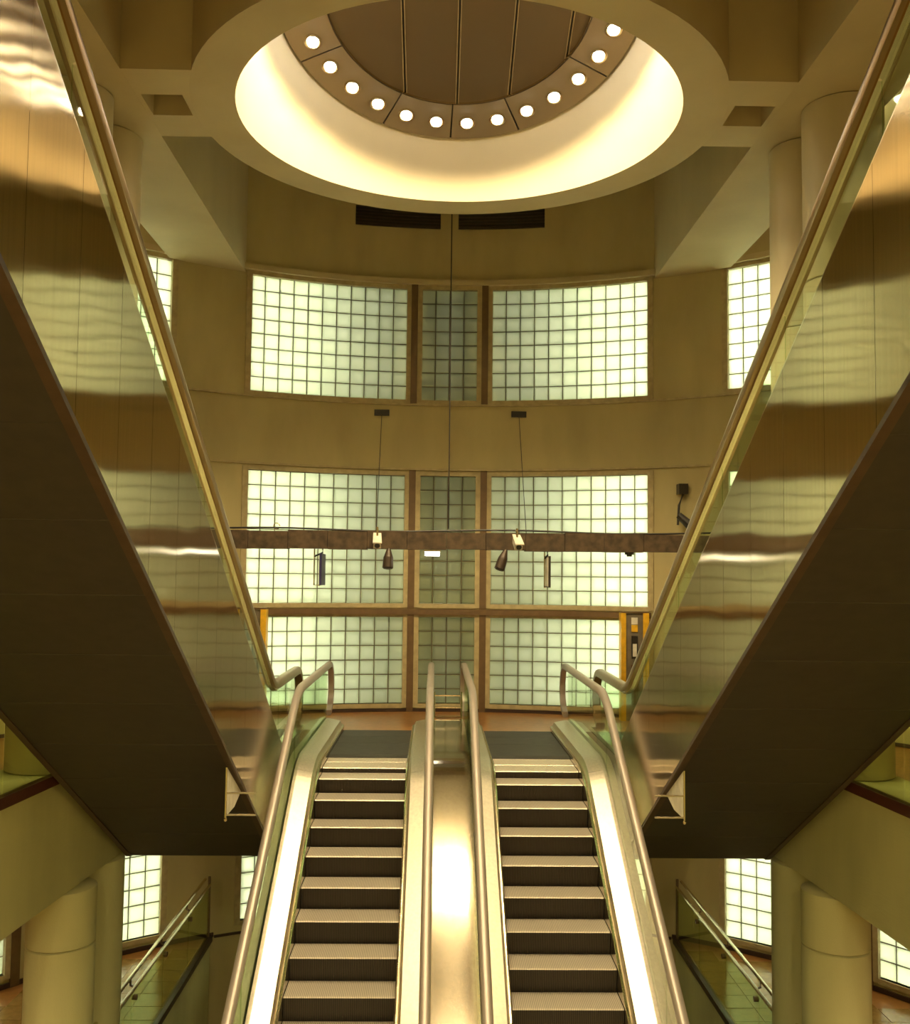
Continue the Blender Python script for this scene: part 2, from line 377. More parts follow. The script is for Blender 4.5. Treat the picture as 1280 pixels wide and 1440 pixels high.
# lamp ring made of curved plates with joints
JM = [-14.5, -11, -8, -5, -2, 0, 2, 5, 8, 11, 14.5]         # plate joints, counted in lamp spacings
for ja, jb in zip(JM, JM[1:]):
    a0, a1 = -2 + 12.414 * ja + .3, -2 + 12.414 * jb - .3; mb = MB(); rings = []
    for i in range(13):
        a = a0 + (a1 - a0) * i / 12; rings.append([cap_pt(CRI, a, .0), cap_pt(CRI, a, .035), cap_pt(CRO, a, .035), cap_pt(CRO, a, 0)])
    mb.loft(rings, True, 0, True); mb.build('ring_plate', RINGM, cap)
mb = MB(); mb.loft([[cap_pt(CRI + .01, 360 * j / N, .0) for j in range(N)], [cap_pt(CRI - .03, 360 * j / N, .05) for j in range(N)], [cap_pt(CRI - .035, 360 * j / N, -.02) for j in range(N)]]); mb.build('inner_rim', TRIM, cap)
mb = MB(); mb.loft([[cap_pt(CRO + .05, 360 * j / N, -.02) for j in range(N)], [cap_pt(.02, 360 * j / N, -.02) for j in range(N)]]); mb.build('backing', BLACK, cap)
pw = .70
for k in range(-2, 3):
    x0, x1 = max(-CRI, (k - .5) * pw + .35 + .022), min(CRI, (k + .5) * pw + .35 - .022)
    if k == -2: x0 = -CRI + .001
    if x1 <= x0: continue
    mb = MB(); rings = []
    for i in range(13):
        x = x0 + (x1 - x0) * i / 12; hh = math.sqrt(max(0, CRI ** 2 - x * x)); c0 = Vector((x, CY, CZ)); rings.append([c0 + CE * hh, c0 - CE * hh, c0 - CE * hh + CN * .02, c0 + CE * hh + CN * .02])
    mb.loft(rings, True, 0, True); mb.build('cap_panel', DISK, cap)
    for xx in (x1 + .004, x1 + .04):
        if xx > 1.5: continue
        hh = math.sqrt(CRI ** 2 - xx * xx) - .01; c0 = Vector((xx, CY, CZ)); mb = MB(); mb.tube([c0 + CE * hh + CN * .022, c0 - CE * hh + CN * .022], .007, 6); mb.build('seam_strip', SEAM, cap)
# downlights in the ring
def make_lamp():
    t = thing('ring_downlight', (0, 0, 0))
    mb = MB(); mb.lathe([(.115, .0), (.115, -.02), (.088, -.022), (.088, -.002)], 0, 0, 20); autosmooth(mb.build('collar', TRIM, t))
    mb = MB(); mb.lathe([(.001, -.062), (.035, -.056), (.062, -.036), (.074, -.010), (.074, -.001)], 0, 0, 20); autosmooth(mb.build('bulb', BULB, t), 60)
    ld = bpy.data.lights.new('ring_lamp_light', 'SPOT'); ld.energy = RING_W; ld.color = LAMP_COL; ld.spot_size = R(124); ld.spot_blend = .45; ld.shadow_soft_size = .05
    lo = bpy.data.objects.new('lamp_light', ld); COL.objects.link(lo); lo.parent = t; lo.location = (0, 0, -.13)
    return t
lamp0 = make_lamp(); NL = 29; rotm = CN.to_track_quat('-Z', 'Y').to_euler()
idx = []
for k in range(NL):
    a = -2.0 + 12.414 * (k - 14 + .5)
    o = lamp0 if k == 0 else copy_tree(lamp0)
    o.location = cap_pt(CRL, a, .036); o.rotation_euler = rotm
    for ch in o.children:
        if ch.type == 'LIGHT': ch.rotation_euler = rotm.to_quaternion().inverted().to_euler()
    n = k - 14
    if -7 <= n <= 6:
        ordn = ['', 'second ', 'third ', 'fourth ', 'fifth ', 'sixth ', 'seventh ']
        j = n + 7
        if j < 7: lab = 'glowing round downlight in the ceiling ring, %s from the left end in view' % (ordn[j].strip() or 'first')
        else: lab = 'glowing round downlight in the ceiling ring, %s from the right end in view' % (ordn[13 - j].strip() or 'first')
        tag(o, lab, 'downlight', 'downlights in the ceiling ring')
    else: tag(o, 'glowing round downlight on the near side of the ceiling ring', 'downlight', 'downlights in the near half of the ring')
# thin suspension cable in front of the back wall
mb = MB(); mb.tube([(-.02, 16.0, Z_TOP), (-.02, 16.0, .76)], .011, 6)
tag(mb.build('suspension_cable', DARKRUB), 'thin dark cable hanging from the ceiling to the brown duct', 'cable')

# ------------------------------------------------------------------ columns, upper pair each side and the lower ones
def column(x, y, r, z0, z1, label, joints, m=COLM):
    t = thing('column', (x, y, z0), label, 'column')
    js = [z0] + [j for j in joints if z0 < j < z1] + [z1]
    for a, b in zip(js, js[1:]):
        mb = MB(); mb.lathe([(.001, a + .004), (r - .012, a + .004), (r, a + .014), (r, b - .014), (r - .012, b - .004), (.001, b - .004)], x, y, 40); autosmooth(mb.build('drum_section', m, t), 40)
for s, nm in ((-1, 'left'), (1, 'right')):
    column(s * 4.42, 11.3, .45, Z_GAL, Z_CEIL, 'nearer round concrete column beside the %s flank escalator' % nm, (0.35, 3.4))
    column(s * 4.42, 12.45, .45, Z_GAL, Z_CEIL, 'farther round concrete column beside the %s flank escalator' % nm, (0.35, 3.1))
    column(s * 4.22, 11.3, .36, Z_LOW, -3.375, 'slim round concrete column under the %s gallery beam' % nm, (-3.98,), CONC)
    column(s * 4.36, 12.44, .45, Z_LOW, -3.375, 'thick concrete column on the lower floor, %s side, behind the slim one' % nm, (), CONC)

# ------------------------------------------------------------------ floors
def slab_poly(name, poly, z0, z1, m):
    mb = MB(); mb.prism(poly, 'z', z0, z1); return struct(mb.build(name, m))
def arc_pts(a0, a1, n=24, r=DR - .001): return [dr(a0 + (a1 - a0) * i / n, r) for i in range(n + 1)]
def drum_y(x): return DY + math.sqrt((DR - .001) ** 2 - x * x)
# landing: from the escalator combs back to the drum wall, and side galleries beyond the columns
aL = math.degrees(math.asin(4.27 / DR))
slab_poly('floor', [(-4.27, 16.55), (4.27, 16.55)] + arc_pts(aL, -aL), Z_LAND - .35, Z_LAND, FLOORO)
def gal_x(y): return 3.955 + max(0, (11.2 - y)) * .075
for s in (-1, 1):
    pts = [(s * 4.89, 4.0), (s * 4.89, 12.91), (s * 4.27, 12.91), (s * 4.27, drum_y(4.27))]
    aa = [aL + (107 - aL) * i / 30 for i in range(31)]
    arc = [(s * dr(a, DR - .001)[0], dr(a)[1]) for a in aa if dr(a)[1] > 4.0]
    slab_poly('floor', pts + arc[1:] + [(arc[-1][0], 4.0)], Z_LAND - .35, Z_LAND, FLOORO)
    # concrete edge beam of the gallery
    mb = MB(); mb.prism([(s * gal_x(4.0), 4.0), (s * gal_x(12.9), 12.9), (s * 4.88, 12.9), (s * 4.88, 4.0)], 'z', -3.37, Z_GAL)
    tag(mb.build('gallery_edge_beam', CONC), 'stained concrete edge beam under the %s glass balustrade' % ('left' if s < 0 else 'right'), 'beam')
    # glass balustrade with a red bottom rail
    t = thing('gallery_balustrade', (s * 4.3, 9, Z_GAL), 'glass gallery balustrade with dark red bottom rail on the %s' % ('left' if s < 0 else 'right'), 'balustrade')
    mb = MB(); mb.prism([(s * (gal_x(4.0) - .02), 4.0), (s * (gal_x(10.82) - .02), 10.82), (s * (gal_x(10.82) + .07), 10.82), (s * (gal_x(4.0) + .06), 4.0)], 'z', Z_GAL + .001, Z_GAL + .105); mb.build('bottom_rail', REDT, t)
    mb = MB(); mb.tube([(s * (gal_x(4.0) + .02), 4.0, Z_GAL + 1.08), (s * (gal_x(10.75) + .02), 10.75, Z_GAL + 1.08)], .03, 10); mb.build('top_rail', TRIM, t)
    for k in range(5):
        y0 = 4.0 + k * 1.34 + .012; y1 = y0 + 1.316; mb = MB()
        mb.prism([(s * (gal_x(y0) + .01), y0), (s * (gal_x(y1) + .01), y1), (s * (gal_x(y1) + .022), y1), (s * (gal_x(y0) + .022), y0)], 'z', Z_GAL + .105, Z_GAL + 1.06); mb.build('glass_panel', GREENGL, t)
# lower floor: two sides of the escalator well, with tiles where they are seen
for s in (-1, 1):
    nm = 'left' if s < 0 else 'right'; xi = 3.98
    aa0 = math.degrees(math.asin(xi / DR)); arc = [(s * dr(aa0 + (107 - aa0) * i / 30, DR - .001)[0], dr(aa0 + (107 - aa0) * i / 30)[1]) for i in range(31)]
    arc = [p for p in arc if p[1] > 3.5]
    fl = slab_poly('floor', [(s * xi, 3.5), (s * xi, drum_y(xi))] + arc[1:] + [(arc[-1][0], 3.5)], Z_LOW - .06, Z_LOW - .006, FLOORO)
    tme = {}
    ts = .45
    for i in range(9):
        for j in range(13):
            x0 = xi + .06 + i * ts; y0 = 11.9 + j * ts
            if math.hypot(x0 + ts, y0 + ts - DY) > DR - .04: continue
            if 'm' not in tme:
                h = ts / 2 - .005; mb = MB(); mb.box(-h, h, -h, h, -.006, 0); tme['m'] = mesh('floor_tile', mb.v, mb.f, TILE)
            o = link('floor_tile', tme['m'], fl, Vector((s * (x0 + ts / 2), y0 + ts / 2, Z_LOW)) - fl.location)
    struct(MB().box(*sorted((s * xi, s * (xi + .25))), 3.5, drum_y(xi + .2) - .02, Z_BOT, Z_LOW - .061).build('wall_%s' % nm, CONC))
    # edge kerb and glass railing along the well
    tr = MB().box(*sorted((s * (xi - .03), s * (xi + .05))), 3.5, drum_y(xi) - .06, Z_LOW - .055, Z_LOW + .035).build('trim_%d' % (tn[0] + 1), BASEB); tn[0] += 1; struct(tr)
    t = thing('glass_railing', (s * (xi + .03), 15, Z_LOW), 'green tinted glass railing with twin steel handrails on the lower floor, %s side' % nm, 'railing')
    xg = s * (xi + .03); yend = drum_y(xi) - .14
    for k in range(4):
        y1 = yend - k * 1.48; y0 = y1 - 1.46
        mb = MB().box(*sorted((xg - .007, xg + .007)), y0, y1, Z_LOW + .05, Z_LOW + .90); mb.build('glass_panel', GREENGL, t)
        for yy in (y0 + .12, ):
            mb = MB(); mb.tube([(xg, yy, Z_LOW + .90), (xg + s * .06, yy, Z_LOW + .93), (xg + s * .06, yy, Z_LOW + .99)], .016, 8); mb.tube([(xg - .03, yy, Z_LOW + .78), (xg + .03, yy, Z_LOW + .78)], .035, 10); mb.build('bracket', MULL, t)
    for dx, z in ((.06, Z_LOW + 1.02), (-.02, Z_LOW + .93)):
        mb = MB(); mb.tube([(xg + s * dx, yend - 6.0, z), (xg + s * dx, yend - .05, z)], .024, 10); mb.build('handrail', TRIM, t)
    mb = MB().box(*sorted((xg - .02, xg + .02)), yend - .03, yend + .01, Z_LOW + .05, Z_LOW + 1.05); mb.build('end_post', MULL, t)

# ------------------------------------------------------------------ escalators
def fillet_path(pts, rad, n=10):
    out = [Vector(pts[0])]
    for i in range(1, len(pts) - 1):
        p = Vector(pts[i]); a = (Vector(pts[i - 1]) - p).normalized(); b = (Vector(pts[i + 1]) - p).normalized()
        ang = a.angle(b); tl = rad / math.tan(ang / 2); c = p + (a + b).normalized() * (rad / math.sin(ang / 2))
        p0 = p + a * tl; p1 = p + b * tl; v0 = p0 - c; v1 = p1 - c; th = v0.angle(v1); cr = v0.x * v1.y - v0.y * v1.x; sg = 1 if cr > 0 else -1
        for k in range(n + 1):
            q = th * k / n * sg; out.append(c + Vector((v0.x * math.cos(q) - v0.y * math.sin(q), v0.x * math.sin(q) + v0.y * math.cos(q))))
    out.append(Vector(pts[-1])); return out
def z_on(path, y):
    for a, b in zip(path, path[1:]):
        if min(a.x, b.x) - 1e-9 <= y <= max(a.x, b.x) + 1e-9 and abs(b.x - a.x) > 1e-9: return a.y + (b.y - a.y) * (y - a.x) / (b.x - a.x)
    return path[0].y if abs(y - path[0].x) < abs(y - path[-1].x) else path[-1].y
def sub_path(path, y0, y1, n=None):
    ys = sorted([p.x for p in path if y0 < p.x < y1] + [y0, y1]); return [Vector((y, z_on(path, y))) for y in ys]
def sweep(mb, path, prof, closed=True, k=0, cap=True):      # prof: (x, h) above the path
    mb.loft([[(x, p.x, p.y + h) for x, h in prof] for p in path], closed, k, cap); return mb
def rail_prof(x, h, w=.05, t=.045):
    return [(x - w, h - t * .2), (x - w * .8, h + t * .7), (x - w * .4, h + t), (x + w * .4, h + t), (x + w * .8, h + t * .7), (x + w, h - t * .2), (x + w * .85, h - t), (x - w * .85, h - t)]
def rail_tube(mb, cl, x, w=.052, t=.045):                     # handrail section carried along a centre line, square to it
    rings = []
    for i, p in enumerate(cl):
        a = cl[max(0, i - 1)]; b = cl[min(len(cl) - 1, i + 1)]; d = (b - a).normalized(); nrm = Vector((-d.y, d.x))
        rings.append([(x + dx, p.x + nrm.x * dh, p.y + nrm.y * dh) for dx, dh in rail_prof(0, 0, w, t)])
    mb.loft(rings, True, 0, True); return mb
def newel(end, z_low, out, n=12):                            # half circle wrapping down at a handrail end
    r = (end.y - z_low) / 2; c = Vector((end.x, end.y - r)); return [c + Vector((out * r * math.sin(math.pi * k / n), r * math.cos(math.pi * k / n))) for k in range(1, n + 1)]
def step_mesh(hw):
    mb = MB(); d, h = .4, .25
    pr = [(0.012, 0), (0, -.012), (.004, -.06), (.02, -.16), (.035, -h), (d - .003, -h), (d - .003, 0)]
    n = len(pr); v = [(-hw, *q) for q in pr] + [(hw, *q) for q in pr]; f = [tuple(range(n)), tuple(range(n, 2 * n))[::-1]]; m = [1, 1]
    for i in range(n): f.append((i, n + i, n + (i + 1) % n, (i + 1) % n)); m.append(0 if i in (0, n - 1) else 1)
    return mesh('step', v, f, [STEP, RISER], False, m)
SW = .5535
STEPM = step_mesh(SW - .006)
def central(xc, c, y_first, label, inner):
    flat = -2.50; yk = (flat - c) / T30; zb = Z_BOT + .03; ybk = (zb - c) / T30
    path = fillet_path([(-.6, zb), (ybk, zb), (yk, flat), (17.0, flat)], 1.6)
    t = thing('escalator', (xc, 8.5, Z_BOT), label, 'escalator', 'escalators going down')
    y = y_first - .4 * int((y_first - .9) / .4)
    while y < 14.2:
        o = link('step', STEPM, t, Vector((xc, y, z_on(path, y))) - t.location); y += .4
    p_all = sub_path(path, -.5, 16.60); p_rail = sub_path(path, -.1, 16.95)
    for s in (-1, 1):
        X = lambda v: xc + s * v
        is_in = (s == inner)
        mb = MB(); sweep(mb, p_all, [(X(SW), -.35), (X(SW), .055), (X(SW + .018), .055), (X(SW + .018), -.35)]); mb.build('skirt_panel', DECK, t)
        mb = MB(); sweep(mb, p_all, [(X(SW + .002), .055), (X(SW - .004), .085), (X(SW + .012), .105), (X(SW + .035), .10), (X(SW + .035), .055)]); mb.build('skirt_trim', TRIM, t)
        cuts = [-.5, 3.2, 6.3, 9.6, 12.9, 16.60]                        # deck plates with joints
        for a, b in zip(cuts, cuts[1:]):
            pp = sub_path(p_all, a + .003, b - .003)
            mb = MB(); sweep(mb, pp, [(X(SW + .03), .10), (X(SW + .06), .165), (X(.80), .20), (X(.838), .20), (X(.838), .05), (X(SW + .03), .05)]); mb.build('inner_deck', SATIN, t)
            if not is_in:
                mb = MB(); sweep(mb, pp, [(X(.852), .235), (X(.94), .20), (X(.94), .05), (X(.852), .05)]); mb.build('outer_deck', SATIN, t)
        # glass panels
        for a, b in zip(cuts, cuts[1:]):
            a2, b2 = max(a, .05), min(b, 16.9); pp = sub_path(path, a2 + .006, b2 - .006)
            mb = MB(); sweep(mb, pp, [(X(.839), .20), (X(.839), 1.0), (X(.851), 1.0), (X(.851), .20)]); mb.build('glass_panel', GLASS, t)
        top = [p + Vector((0, 1.04)) for p in p_rail]
        cl = newel(top[0], top[0].y - .80, -1)[::-1] + top + newel(top[-1], top[-1].y - .80, 1)
        mb = MB(); rail_tube(mb, cl, X(.845)); autosmooth(mb.build('handrail', HRAIL2, t), 50)
        cl2 = [p + Vector((0, .998)) for p in p_rail]; mb = MB(); rail_tube(mb, cl2, X(.845), .022, .012); mb.build('rail_guide', TRIM, t)
        if not is_in:
            lowp = [Vector((p.x, p.y + .05)) for p in p_all]; mb = MB()
            mb.loft([[(X(.94), p.x, p.y + .10), (X(.94), p.x, max(p.y - 1.0, Z_BOT + .001)), (X(.925), p.x, max(p.y - 1.0, Z_BOT + .001)), (X(.925), p.x, p.y + .10)] for p in p_all], True, 0, True); mb.build('side_cladding', CLAD, t)
    mb = MB(); sweep(mb, sub_path(path, .9, 14.2), [(xc - .92, -1.02 + .0), (xc + .92, -1.02), (xc + .92, -1.0), (xc - .92, -1.0)])
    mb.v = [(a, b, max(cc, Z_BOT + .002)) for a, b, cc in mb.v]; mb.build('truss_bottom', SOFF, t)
    # comb plate and floor plates on the landing
    mb = MB(); n = 1; mb.prism([(14.16, flat + .004), (14.26, flat + .028), (14.62, flat + .028), (14.62, flat - .2), (14.3, flat - .2)], 'x', xc - SW + .005, xc + SW - .005); mb.build('comb_plate', PLATE, t)
    for k in range(3):
        mb = MB().box(xc - SW + .005, xc + SW - .005, 14.63 + k * .64, 15.26 + k * .64, flat - .2, flat + .024); mb.build('floor_plate', PLATE, t)
    mb = MB().box(xc - SW + .005, xc + SW - .005, -.6, .85, Z_BOT + .001, Z_BOT + .034); mb.build('floor_plate', PLATE, t)
    return path
pL = central(-1.1115, -10.05, 10.254, 'left escalator of the middle pair descending from the landing towards the viewer', 1)
pR = central(1.1235, -10.03, 10.125, 'right escalator of the middle pair descending from the landing towards the viewer', -1)
# infill between the two descending escalators
t = thing('centre_infill', (0, 8.5, Z_BOT), 'bright stainless steel infill strip between the two descending escalators', 'metal panel')
cuts = [.3, 2.5, 4.7, 6.9, 9.42, 13.45, 16.5]
for a, b in zip(cuts, cuts[1:]):
    mb = MB(); sweep(mb, sub_path(pL, a + .004, b - .004), [(-.250, .215), (.262, .215), (.262, .10), (-.250, .10)]); mb.build('infill_plate', INFILL, t)
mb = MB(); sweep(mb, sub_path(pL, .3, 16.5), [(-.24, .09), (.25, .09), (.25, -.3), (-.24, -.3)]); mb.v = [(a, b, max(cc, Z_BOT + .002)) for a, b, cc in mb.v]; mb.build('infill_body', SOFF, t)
t = thing('barrier_rail', (.02, 16.55, Z_LAND), 'small steel rail barrier at the head of the escalators between the handrails', 'barrier')
for z in (.22, .37, .56):
    mb = MB(); mb.tube([(-.20, 16.6, Z_LAND + z), (.22, 16.6, Z_LAND + z)], .012, 8); mb.build('bar', TRIM, t)
for x in (-.21, .23):
    mb = MB(); mb.tube([(x, 16.6, Z_LAND), (x, 16.6, Z_LAND + .62)], .018, 8); mb.build('post', TRIM, t)

def flank(s):
    nm = 'left' if s < 0 else 'right'
    c = 5.05; yk = (c - Z_LAND) / T30; yu = (c - Z_UP) / T30
    path = fillet_path([(-1.2, Z_UP), (yu, Z_UP), (yk, Z_LAND), (16.2, Z_LAND)], 1.1)
    t = thing('escalator', (s * 2.98, 8, Z_LAND), 'tall escalator with mirror steel side climbing from the landing along the %s edge' % nm, 'escalator', 'escalators going up')
    XI, XO, XC = 2.115, 3.87, 2.985
    y = .1
    sm = STEPM
    while y < 13.9:
        o = link('step', sm, t, Vector((s * XC, y + .4, z_on(path, y))) - t.location); o.rotation_euler = (0, 0, math.pi); y += .4
    def bot(yy): return max(3.82 - T30 * yy, -3.37) if yy > 2.2 else 3.82 - T30 * 2.2
    # inner mirror cladding in upright panels
    def panels(xa, y0, y1, w, off, name, m):
        yy = off
        while yy > y0: yy -= w
        while yy < y1:
            a, b = max(yy, y0) + .002, min(yy + w, y1) - .002; yy += w
            if b - a < .05: continue
            ys = sorted(set([a, b] + [a + (b - a) * k / 4 for k in range(1, 4)] + [q for q in (12.452, 2.2) if a < q < b]))
            mb = MB(); rings = []
            for q in ys:
                zt, z0 = z_on(path, q) + .27, bot(q); rings.append([(xa, q, zt), (xa, q, z0), (xa + s * .02, q, z0), (xa + s * .02, q, zt)])
            mb.loft(rings, True, 0, True); o = mb.build(name, m, t, uv=lambda co: (co.y, co.z))
    panels(s * XI, -1.0, 14.6, .72, 4.58, 'cladding_panel', CLAD); panels(s * (XO - .02), -1.0, 14.0, 1.44, 4.58, 'outer_cladding', CLAD)
    # soffit sheets
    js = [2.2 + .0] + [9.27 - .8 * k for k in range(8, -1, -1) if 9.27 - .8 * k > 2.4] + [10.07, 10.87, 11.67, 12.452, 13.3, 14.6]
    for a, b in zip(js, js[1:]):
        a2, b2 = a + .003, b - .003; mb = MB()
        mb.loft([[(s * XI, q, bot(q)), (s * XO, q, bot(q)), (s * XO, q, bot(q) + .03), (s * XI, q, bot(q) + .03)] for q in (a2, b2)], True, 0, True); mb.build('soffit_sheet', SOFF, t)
    # dark edge angles along both lower corners
    for xa, xb in ((XI - .014, XI + .05), (XO - .05, XO + .014)):
        mb = MB(); mb.loft([[(s * xa, q, bot(q) - .012), (s * xb, q, bot(q) - .012), (s * xb, q, bot(q) + .03), (s * xa, q, bot(q) + .03)] for q in (2.2, 5, 8, 12.452, 14.6)], True, 0, True); mb.build('edge_angle', EDGE, t)
    # decks, skirts, glass and handrails on both sides
    for e in (1, -1):
        q = lambda v: s * (XC - e * v)
        pp = sub_path(path, -1.0, 15.2)
        mb = MB(); sweep(mb, pp, [(q(SW), -.3), (q(SW), .10), (q(SW + .02), .10), (q(SW + .02), -.3)]); mb.build('skirt_panel', DECK, t)
        mb = MB(); sweep(mb, pp, [(q(SW + .02), .10), (q(.67), .255), (q(.868), .285), (q(.868), .23), (q(SW + .02), .06)]); mb.build('deck', TRIM, t)
        yy = -1.0
        for k in range(10):
            a, b = -.95 + k * 1.62, -.95 + (k + 1) * 1.62
            pg = sub_path(path, a + .006, min(b, 15.25) - .006)
            mb = MB(); sweep(mb, pg, [(q(.699), .255), (q(.699), 1.02), (q(.711), 1.02), (q(.711), .255)]); mb.build('glass_panel', GLASS, t)
        pr = sub_path(path, -.7, 15.3); top = [p + Vector((0, 1.07)) for p in pr]
        cl = newel(top[0], top[0].y - .8, -1)[::-1] + top + newel(top[-1], top[-1].y - .8, 1)
        mb = MB(); rail_tube(mb, cl, q(.705), .068, .055); autosmooth(mb.build('handrail', HRAIL, t), 50)
        mb = MB(); rail_tube(mb, [p + Vector((0, 1.01)) for p in pr], q(.705), .025, .025); mb.build('rail_guide', TRIM, t)
    mb = MB().box(*sorted((s * (XC - SW + .01), s * (XC + SW - .01))), 13.95, 16.5, Z_LAND - .2, Z_LAND + .015); mb.build('floor_plate', PLATE, t)
    mb = MB().box(*sorted((s * (XI + .03), s * (XO - .03))), 14.55, 14.6, -3.36, Z_LAND - .21); mb.build('end_plate', SOFF, t)
    # guard where the descending handrail passes under the sloping truss
    g = thing('head_guard', (s * 2.0, 9.7, -2.28), 'pale triangular guard with two steel rods under the %s flank escalator edge' % nm, 'guard')
    mb = MB(); mb.prism([(9.62, -1.80), (9.62, -2.24), (10.0, -2.24), (10.32, -2.16)], 'x', s * 2.135, s * 2.147); mb.build('guard_sheet', PERSPEX, g)
    mb = MB(); mb.tube([(s * 2.14, 9.60, -1.79), (s * 2.14, 9.60, -2.26)], .010, 8); mb.build('upright_rod', TRIM, g)
    for z in (-2.025, -2.225):
        mb = MB(); mb.tube([(s * 2.14, 9.60, z), (s * 1.86, 9.60, z)], .009, 8); mb.build('rod', TRIM, g)
    mb = MB(); mb.lathe([(.001, -2.29), (.014, -2.28), (.016, -2.26), (.001, -2.245)], s * 2.14, 9.60, 10); mb.build('rod_cap', TRIM, g)
flank(-1); flank(1)
# upper floor where the flank escalators arrive, over the viewer
struct(MB().box(-7.6, 7.6, -4.99, -1.2, Z_UP - .35, Z_UP - .005).build('floor', CONC))

# ------------------------------------------------------------------ brown duct across the hall with cameras, signs and a lamp
t = thing('cable_duct', (0, 16.0, .42), 'long sooty brown cable duct spanning the hall in front of the glass blocks', 'duct')
dz = .0
xs = [-6.25 + .62 * k for k in range(21)]
for i, (a, b) in enumerate(zip(xs, xs[1:])):
    e0 = random.uniform(-.012, .012); e1 = random.uniform(-.012, .012)
    mb = MB().box(a + .003, b - .003, 15.86, 16.14, .425 + e0, .700 + e1); mb.build('duct_section', TRAYM, t)
mb = MB(); mb.tube([(x, 15.95, .725 + .02 * math.sin(x * 1.7)) for x in [-6.2 + .31 * k for k in range(41)]], .016, 6); mb.build('cable', DARKRUB, t)
def cctv(x, z, lab, col, tilt):
    c = thing('security_camera', (x, 15.82, z), lab, 'camera')
    mb = MB(); mb.tube([(x, 15.85, .72), (x, 15.80, .76), (x, 15.78, .60), (x, 15.76, z + .03)], .018, 8); mb.build('bracket', TRIM, c)
    d = Vector((tilt, -.75, -.45)).normalized(); p = Vector((x, 15.80, z)); mb = MB()
    u = d.cross(Vector((0, 0, 1))).normalized(); v = u.cross(d)
    def rect(o, w, h): return [o + u * w + v * h, o - u * w + v * h, o - u * w - v * h, o + u * w - v * h]
    mb.loft([rect(p - d * .13, .055, .05), rect(p + d * .17, .06, .055)], True, 0, True); mb.build('body', col, c)
    mb = MB(); mb.loft([rect(p - d * .12 + v * .062, .062, .008), rect(p + d * .22 + v * .068, .07, .008)], True, 0, True); mb.build('sun_shield', col, c)
    mb = MB(); mb.tube([p + d * .172, p + d * .185], .042, 14); mb.build('lens', BLACK, c)
cctv(-1.13, .56, 'white box security camera on the duct, the left one', WHITE, .05); cctv(1.05, .56, 'white box security camera on the duct, the right one', WHITE, .1)
def dome(x, lab, lean):
    c = thing('spot_lamp', (x, 15.9, .15), lab, 'spotlight'); p0 = Vector((x, 15.85, .43)); p1 = p0 + Vector((lean, -.06, -.30))
    mb = MB(); mb.tube([p0, p0.lerp(p1, .2), p0.lerp(p1, .45), p1], [.03, .05, .075, .085], 16); mb.build('housing', DARKM, c)
    mb = MB(); mb.tube([p1, p1 + (p1 - p0).normalized() * .012], [.07, .07], 16); mb.build('lens', BLACK, c)
dome(-.95, 'dark unlit spotlight hanging under the duct by the left camera', -.01); dome(.88, 'dark unlit spotlight hanging tilted under the duct by the right camera', -.10)
def sign(x, w, lab, col):
    c = thing('hanging_sign', (x, 16.0, -.2), lab, 'sign')
    xa, xb = x - w / 2, x + w / 2
    mb = MB().box(xb - .018, xb + .018, 15.72, 16.28, -.15, .34); mb.build('panel', col, c)
    mb = MB().box(xb - .026, xb - .0185, 15.74, 16.26, -.13, .32); mb.build('white_face', WHITE, c)
    mb = MB(); mb.tube([(xa, 16.0, .43), (xa, 16.0, -.15), (xb - .03, 16.0, -.15)], .012, 8); mb.build('hanger', TRIM, c)
    mb = MB(); mb.tube([(xa, 16.0, .30), (xb, 16.0, .36), (xb, 16.0, .43)], .014, 8); mb.build('top_bar', BLACK, c)
sign(-2.06, .13, 'white hanging sign with blue edge seen almost edge on', BLUE); sign(1.53, .05, 'narrow white hanging sign with dark edge under the right of the duct', BLACK)
c = thing('batten_lamp', (-.27, 16.0, .34), 'small bright lamp fixed under the middle of the duct', 'lamp')
mb = MB().box(-.40, -.14, 15.88, 16.0, .39, .422); mb.build('housing', WHITE, c); mb = MB(); mb.tube([(-.385, 15.94, .36), (-.155, 15.94, .36)], .035, 10); mb.build('tube', TUBE, c)
mb = MB(); mb.tube([(2.84, 15.95, .43), (2.84, 15.95, .35)], [.05, .04], 12); mb.tube([(2.77, 15.95, .40), (2.91, 15.95, .40)], .02, 8)
tag(mb.build('junction_box', BLACK), 'small dark fitting under the right end of the duct', 'fitting')
mb = MB(); mb.tube([(-2.72 + .05 * math.cos(k * .6), 15.95, .77 + .05 * math.sin(k * .6)) for k in range(11)], .009, 6)
tag(mb.build('wire_loop', TRIM), 'small loop of wire standing on the left of the duct', 'wire')
# plates with stays on the wall band
for a, lab in ((-8.7, 'dark anchor plate with a thin stay, left one on the wall band'), (9.1, 'dark anchor plate with a thin stay, right one on the wall band')):
    x, y = dr(a, DR - .03); c = thing('anchor_plate', (x, y, 2.9), lab, 'bracket')
    mb = MB().box(x - .14, x + .14, y - .03, y + .02, 2.99, 3.10); mb.build('plate', BLACK, c)
    mb = MB(); mb.tube([(x, y - .03, 3.02), (x * .92 , 15.9, .70)], .006, 6); mb.build('stay', DARKRUB, c)
# wall spotlight on the right pier
x, y = dr(29.8); c = thing('wall_fixture', (x, y, 1.0), 'dark double wall fixture on a bent arm beside the right handrail', 'fixture')
mb = MB().box(x - .08, x + .08, y - .16, y + .05, 1.50, 1.68); mb.build('upper_box', BLACK, c)
mb = MB(); mb.tube([(x, y - .12, 1.5), (x - .08, y - .14, 1.3), (x - .1, y - .14, .95)], .022, 8); mb.build('arm', BLACK, c)
mb = MB(); mb.tube([(x - .10, y - .2, 1.12), (x + .10, y - .28, .92)], [.06, .085], 12); mb.build('lower_lamp', BLACK, c)
